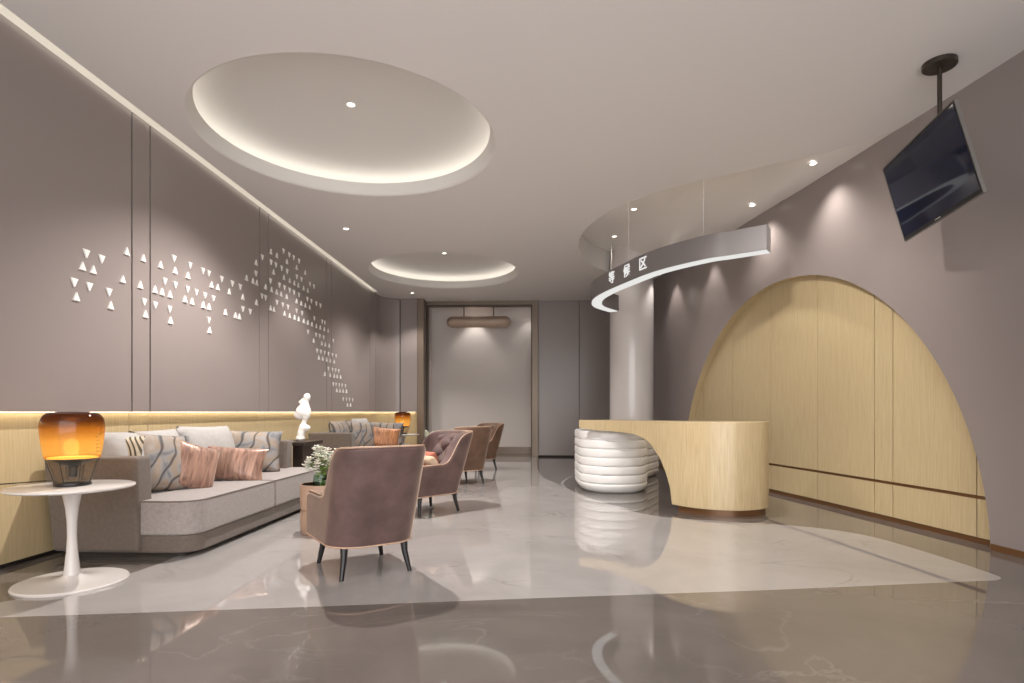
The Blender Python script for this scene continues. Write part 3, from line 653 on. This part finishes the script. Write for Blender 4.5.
def pset(oy, near=True):
    g = 'loose cushions on the near sofa' if near else 'loose cushions on the far sofa'
    if near:
        cushion((-3.17, 4.62+oy, .665), .92, .50, .24, M['greyfab'], 'pale grey back cushion at the left, behind the leaf-printed cushion', FX, -.22, 0, grp=g, pinch=.03)
        cushion((-3.17, 5.52+oy, .67), .86, .52, .24, M['greyfab'], 'pale grey back cushion in the middle of the near sofa', FX, -.22, .02, grp=g, pinch=.03)
        cushion((-3.19, 4.315+oy, .675), .34, .42, .13, M['rings'], 'cushion with concentric ring print behind the near armrest', R(14), -.12, .05, grp=g)
        cushion((-3.05, 4.64+oy, .645), .54, .50, .17, M['print'], 'large leaf-printed cushion leaning at the left end of the near sofa', R(72), -.28, .12, grp=g)
        cushion((-3.08, 6.10+oy, .64), .68, .46, .17, M['print'], 'leaf-printed cushion against the far armrest of the near sofa', R(24), -.2, .05, grp=g)
        cushion((-2.90, 4.84+oy, .59), .38, .42, .15, M['silk'], 'small rose silk cushion, standing turned against the leaf-printed one', R(58), -.30, .34, grp=g)
        cushion((-2.96, 5.36+oy, .578), .80, .34, .15, M['silk'], 'wide rose silk cushion lying low in the middle of the sofa', R(14), -.30, .10, grp=g)
    else:
        cushion((-3.2, 9.45, .67), .80, .50, .2, M['print'], 'leaf-printed cushion at the near end of the far sofa', FX, -.22, 0, grp=g, pinch=.03)
        cushion((-3.17, 10.5, .69), .86, .52, .22, M['greyfab'], 'pale grey back cushion on the far sofa', FX, -.22, 0, grp=g, pinch=.03)
        cushion((-3.0, 9.9, .66), .60, .48, .16, M['print'], 'brownish leaf-printed cushion mid-way along the far sofa', R(60), -.2, .1, grp=g)
        cushion((-2.85, 10.75, .64), .78, .48, .17, M['print'], 'dark leaf-printed cushion at the far end, next to the distant lamp', R(20), -.2, .05, grp=g)
        cushion((-2.72, 10.3, .60), .60, .38, .15, M['orange'], 'copper orange silk cushion on the far sofa', R(14), -.28, .1, grp=g)
pset(0, True); pset(0, False)

# ------------------------------------------------------------------ dark side table and sculpture
st = thing('pedestal_table', 'dark wooden side table between the two sofas, under the white sculpture', 'table', (-3.09, 7.10, 0))
mb = MB(); mb.box(-.35,.35,-.30,.30,.655,.70); mb.build('tabletop', M['dark_wood'], st, smooth=False, bevel=.004)
for x in (-.30, .18):
    mb = MB(); mb.box(x, x+.12, -.24, .24, 0, .655); mb.build('leg_panel', M['dark_wood'], st, smooth=False, bevel=.004)
def blob(name, balls, m, vox=.012, parent=None):
    mb = MB()
    for (x,y,z,rx,ry,rz_,tilt) in balls:
        rows = []
        b_ = MB(); n = 16
        b_.lathe([(max(.0005,sin(pi*k/n)), -cos(pi*k/n)) for k in range(n+1)], n=20)
        b_.xform(Matrix.Translation((x,y,z)) @ Matrix.Rotation(tilt, 4, 'Y') @ Matrix.Diagonal((rx,ry,rz_,1)))
        base = len(mb.v); mb.v += b_.v; mb.f += [tuple(base+i for i in f) for f in b_.f]; mb.m += b_.m
    o = mb.build(name, m, parent, angle=180, fix=True)
    q = o.modifiers.new('r', 'REMESH'); q.mode = 'VOXEL'; q.voxel_size = vox; q.use_smooth_shade = True
    q = o.modifiers.new('s', 'SMOOTH'); q.iterations = 5; q.factor = .6
    return o
# image-plane-like coordinates local x right, z up
k = 7.0/580
sc_ = blob('sculpture', [
    (.020,0,.545,.044,.042,.050,0), (-.020,0,.495,.046,.034,.030,.5), (-.058,0,.480,.035,.026,.018,.2), (.012,0,.495,.030,.03,.05,.0),
    (-.010,0,.43,.062,.05,.06,.3), (-.045,0,.37,.075,.055,.085,.55), (.018,0,.36,.05,.05,.09,0), (-.09,0,.315,.06,.04,.045,.7), (.0,0,.30,.045,.04,.05,.5),
    (-.018,0,.235,.030,.03,.06,.45), (-.035,0,.16,.05,.045,.07,.3), (.012,0,.165,.05,.045,.04,.2), (-.055,0,.09,.048,.05,.09,.15), (-.065,0,.035,.06,.055,.035,0)], M['plaster'], .011)
sc_.location = (-2.83, 7.05, .699); tag(sc_, 'white abstract plaster sculpture standing on the dark side table', 'sculpture')

# ------------------------------------------------------------------ armchairs
def armchair(vm):
    t = thing('armchair', '', 'armchair')
    # U-shaped plan: left front -> back -> right front.  local: +y is where the sitter faces
    def plan(s, z, inset=0):
        k = (z-.2)/.65; w = .29+.005*k-inset; yb = -.30-.245*k+inset; yf = .335+.0*k; rr = .20
        Ls = yf-(yb+rr); La = pi/2*rr; Lb = 2*(w-rr); T = 2*Ls+2*La+Lb; d = s*T
        if d < Ls: return (-w, yf-d)
        d -= Ls
        if d < La: a = pi+d/rr; return (-w+rr+rr*cos(a), yb+rr+rr*sin(a))
        d -= La
        if d < Lb: return (-w+rr+d, yb)
        d -= Lb
        if d < La: a = 1.5*pi+d/rr; return (w-rr+rr*cos(a), yb+rr+rr*sin(a))
        d -= La
        return (w, yb+rr+d)
    def top(s):
        q = min(s, 1-s); return interp([(0,.50),(.02,.518),(.18,.522),(.212,.54),(.236,.60),(.258,.70),(.280,.785),(.305,.825),(.34,.845),(.40,.853),(.5,.855)], q)
    NS = 96; th = .075; rows = []
    for i in range(NS+1):
        s = i/NS; T = top(s); row = []
        zs = [.205]+[.205+(T-.03-.205)*k/8 for k in range(1,9)]
        row += [(*plan(s, z), z) for z in zs]
        for k in range(1, 8):
            a = pi*k/8; z = T-.03+.03*sin(a); row.append((*plan(s, z, th/2-th/2*cos(a)), z))
        row += [(*plan(s, z, th), z) for z in reversed(zs)]
        rows.append(row)
    mb = MB(); mb.grid(rows, closed_u=True, cap0=True, cap1=True)
    mb.build('shell', vm, t, angle=55, bevel=0)
    P = [(*plan(i/NS, top(i/NS), .012), top(i/NS)-.004) for i in range(NS+1)]
    mb = MB(); mb.tube(P, .006, 8); mb.build('piping', M['beige'], t)
    P = [(*plan(i/NS, .21), .207) for i in range(NS+1)]
    mb = MB(); mb.tube(P, .006, 8); mb.build('lower_piping', M['beige'], t)
    mb = MB(); rbox(mb, -.25,.25,-.26,.40,.205,.325, corners=(.1,.1,.07,.07)); mb.build('seat_frame', vm, t, bevel=.04, seg=4)
    mb = MB(); rbox(mb, -.215,.215,-.24,.42,.32,.445, corners=(.1,.1,.09,.09)); mb.build('seat_cushion', vm, t, bevel=.045, seg=5)
    # diamond tufted inner back
    nx, nz = 60, 50; rows = []
    for j in range(nz+1):
        z = .43+.39*j/nz; row = []
        for i in range(nx+1):
            u = -1+2*i/nx; x = u*.225
            a = pi*(x/.18+ (z-.52)/.20); b = pi*(x/.18-(z-.52)/.20)
            puff = .055*sqrt(abs(sin(a/1)*sin(b/1))+.0001)
            edge = (1-abs(u)**6)*(1-abs(2*j/nz-1)**8)
            y = -.30-.245*((z-.2)/.65)+th+.015+puff*edge+.03*edge + .10*abs(u)**4
            row.append((x, y, z))
        rows.append(row)
    mb = MB(); mb.grid(rows); mb.grid([[(p[0], p[1]-.06, p[2]) for p in rows[j]] for j in (0, nz)])
    o = mb.build('tufted_back', vm, t, angle=80)
    for (sx, sy) in ((-1,-1),(1,-1),(-1,1),(1,1)):
        mb = MB(); mb.tube([(sx*.20,sy*.235 if sy > 0 else -.225,.215),(sx*.205,sy*.245 if sy > 0 else -.235,.13),(sx*.229,sy*.262,.002)], .027, 14, r1=.014)
        mb.build('leg', M['legblack'], t)
    return t
g = 'velvet armchairs in a row'
CH = [(-1.175, 3.925, 35.5, 'velvet', 'mauve velvet armchair in the foreground seen from behind'),
      (-1.165, 6.14, 140.0, 'velvet', 'second nearest armchair, its tufted back and pink cushion showing'),
      (-1.10, 8.65, 35.5, 'velvet_lit', 'third armchair, warm-lit brown back turned to the camera'),
      (-1.06, 10.66, 140.0, 'velvet_lit', 'farthest armchair, small, in front of the white alcove wall')]
base = {}
for x, y, a, m, lab in CH:
    if m not in base: o = base[m] = armchair(M[m])
    else: o = copy_tree(base[m])
    o.location = (x, y, 0); o.rotation_euler = (0,0,R(a)); o['label'] = lab; o['group'] = g
cushion((-1.16+.02, 6.20, .535), .34, .22, .12, M['pink'], 'pink cushion in the second nearest armchair', R(130), -.3, 0, grp='small chair cushions')
cushion((-1.08, 6.02, .52), .24, .17, .10, M['cream'], 'cream cushion beside the pink one in the second nearest armchair', R(120), -.4, 0, grp='small chair cushions')
cushion((-1.06, 10.62, .54), .30, .22, .11, M['cream'], 'cream cushion in the farthest armchair', R(130), -.3, 0, grp='small chair cushions')

# ------------------------------------------------------------------ drum tables with flowers
def drum(loc, lab):
    t = thing('drum_table', lab, 'table', loc, 0, 'round leather drum tables')
    mb = MB(); mb.lathe([(.178,.0),(.186,.012),(.190,.10),(.188,.195),(.180,.205)], n=56); mb.build('lower_drum', M['beige'], t)
    mb = MB(); mb.lathe([(.178,.207),(.188,.217),(.192,.30),(.192,.42),(.188,.428),(.182,.428),(.180,.42),(.180,.345),(.001,.345)], n=56, cap=False); mb.build('tray', M['beige'], t)
    mb = MB(); mb.lathe([(.1815,.425),(.1795,.425),(.1795,.347),(.001,.347)], n=56, cap=False); mb.build('tray_lining', M['bronze_dark'], t)
    return t
def flowers(loc, lab, seed):
    r = random.Random(seed)
    t = thing('flower_vase', lab, 'flowers', loc, 0, 'vases of white flowers')
    mb = MB(); mb.lathe([(.05,.0),(.062,.01),(.073,.05),(.077,.10),(.070,.15),(.066,.165),(.064,.165),(.068,.15),(.074,.10),(.070,.05),(.058,.014),(.001,.012)], n=40, cap=False); mb.build('vase', M['vase'], t)
    stems = MB(); leaves = MB(); heads = []
    for i in range(15):
        a = 2*pi*i/15+r.uniform(-.2,.2); rad = r.uniform(.03,.145); h = r.uniform(.30,.43)-rad*.35
        tip = Vector((rad*cos(a), rad*sin(a), h)); b0 = Vector((-.03*cos(a), -.03*sin(a), .02))
        path = catmull([tuple(b0), tuple(b0.lerp(tip,.45)+Vector((0,0,.03))), tuple(tip)], 5); stems.tube(path, .0022, 5)
        heads.append((tip, a))
        for q in range(6):
            p = Vector(path[min(len(path)-1, 3+q)]) ; a2 = r.uniform(0, 2*pi); d = Vector((cos(a2), sin(a2), r.uniform(.2,1.0))).normalized(); L = r.uniform(.035,.06); sd = d.cross(Vector((0,0,1))).normalized()*L*.22
            up = d.cross(sd).normalized()*L*.08
            leaves.add([p, p+d*L*.5+sd+up, p+d*L, p+d*L*.5-sd+up, p+d*L*.5-up], [(0,1,4),(1,2,4),(2,3,4),(3,0,4)])
    stems.build('stems', M['leaf'], t); tag(leaves.build('leaves', M['leaf'], t, smooth=False), kind='stuff')
    for tip, a in heads:
        mb = MB()
        for q in range(9):
            c = tip+Vector((r.uniform(-.022,.022), r.uniform(-.022,.022), -.012*q+r.uniform(-.004,.012)+.02))
            for w_ in range(5):
                b_ = 2*pi*w_/5+q; d = Vector((cos(b_), sin(b_), .55)).normalized(); sd = d.cross(Vector((0,0,1))).normalized(); L = .030
                mb.add([c, c+d*L*.6+sd*L*.42, c+d*L, c+d*L*.6-sd*L*.42, c+d*L*.55-Vector((0,0,.004))], [(0,1,4),(1,2,4),(2,3,4),(3,0,4)])
        mb.build('blossom', M['petal'], t, smooth=False)
    return t
drum((-1.88, 5.07, 0), 'beige leather drum table beside the nearest armchair, holding a vase')
drum((-1.72, 9.72, 0), 'beige leather drum table among the far armchairs, holding a vase')
flowers((-1.88, 5.05, .348), 'glass vase of white blossoms just left of the nearest armchair', 3)
flowers((-1.72, 9.72, .348), 'small vase of white blossoms seen behind the foreground armchair', 5)

# ------------------------------------------------------------------ world and camera
w = bpy.data.worlds.new('world'); bpy.context.scene.world = w; w.use_nodes = True
bg = w.node_tree.nodes.get('Background') or w.node_tree.nodes.new('ShaderNodeBackground')
bg.inputs[0].default_value = (1.0, .985, .975, 1); bg.inputs[1].default_value = 3.2
cam = bpy.data.cameras.new('camera'); co = bpy.data.objects.new('camera', cam); C.objects.link(co)
co.location = (0, 0, CAMH); co.rotation_euler = (pi/2, 0, YAW)
cam.sensor_width = 36; cam.lens = 36*580/1024; cam.shift_y = (412-341.5)/1024; cam.clip_start = .05
sc = bpy.context.scene; sc.camera = co
sc.view_settings.view_transform = 'Standard'; sc.view_settings.look = 'None'; sc.view_settings.gamma = 1; sc.view_settings.exposure = .55
sc.view_settings.use_curve_mapping = False
sc.cycles.max_bounces = 8; sc.cycles.diffuse_bounces = 4; sc.cycles.transparent_max_bounces = 12
sc.cycles.use_denoising = True; sc.cycles.sample_clamp_indirect = 6
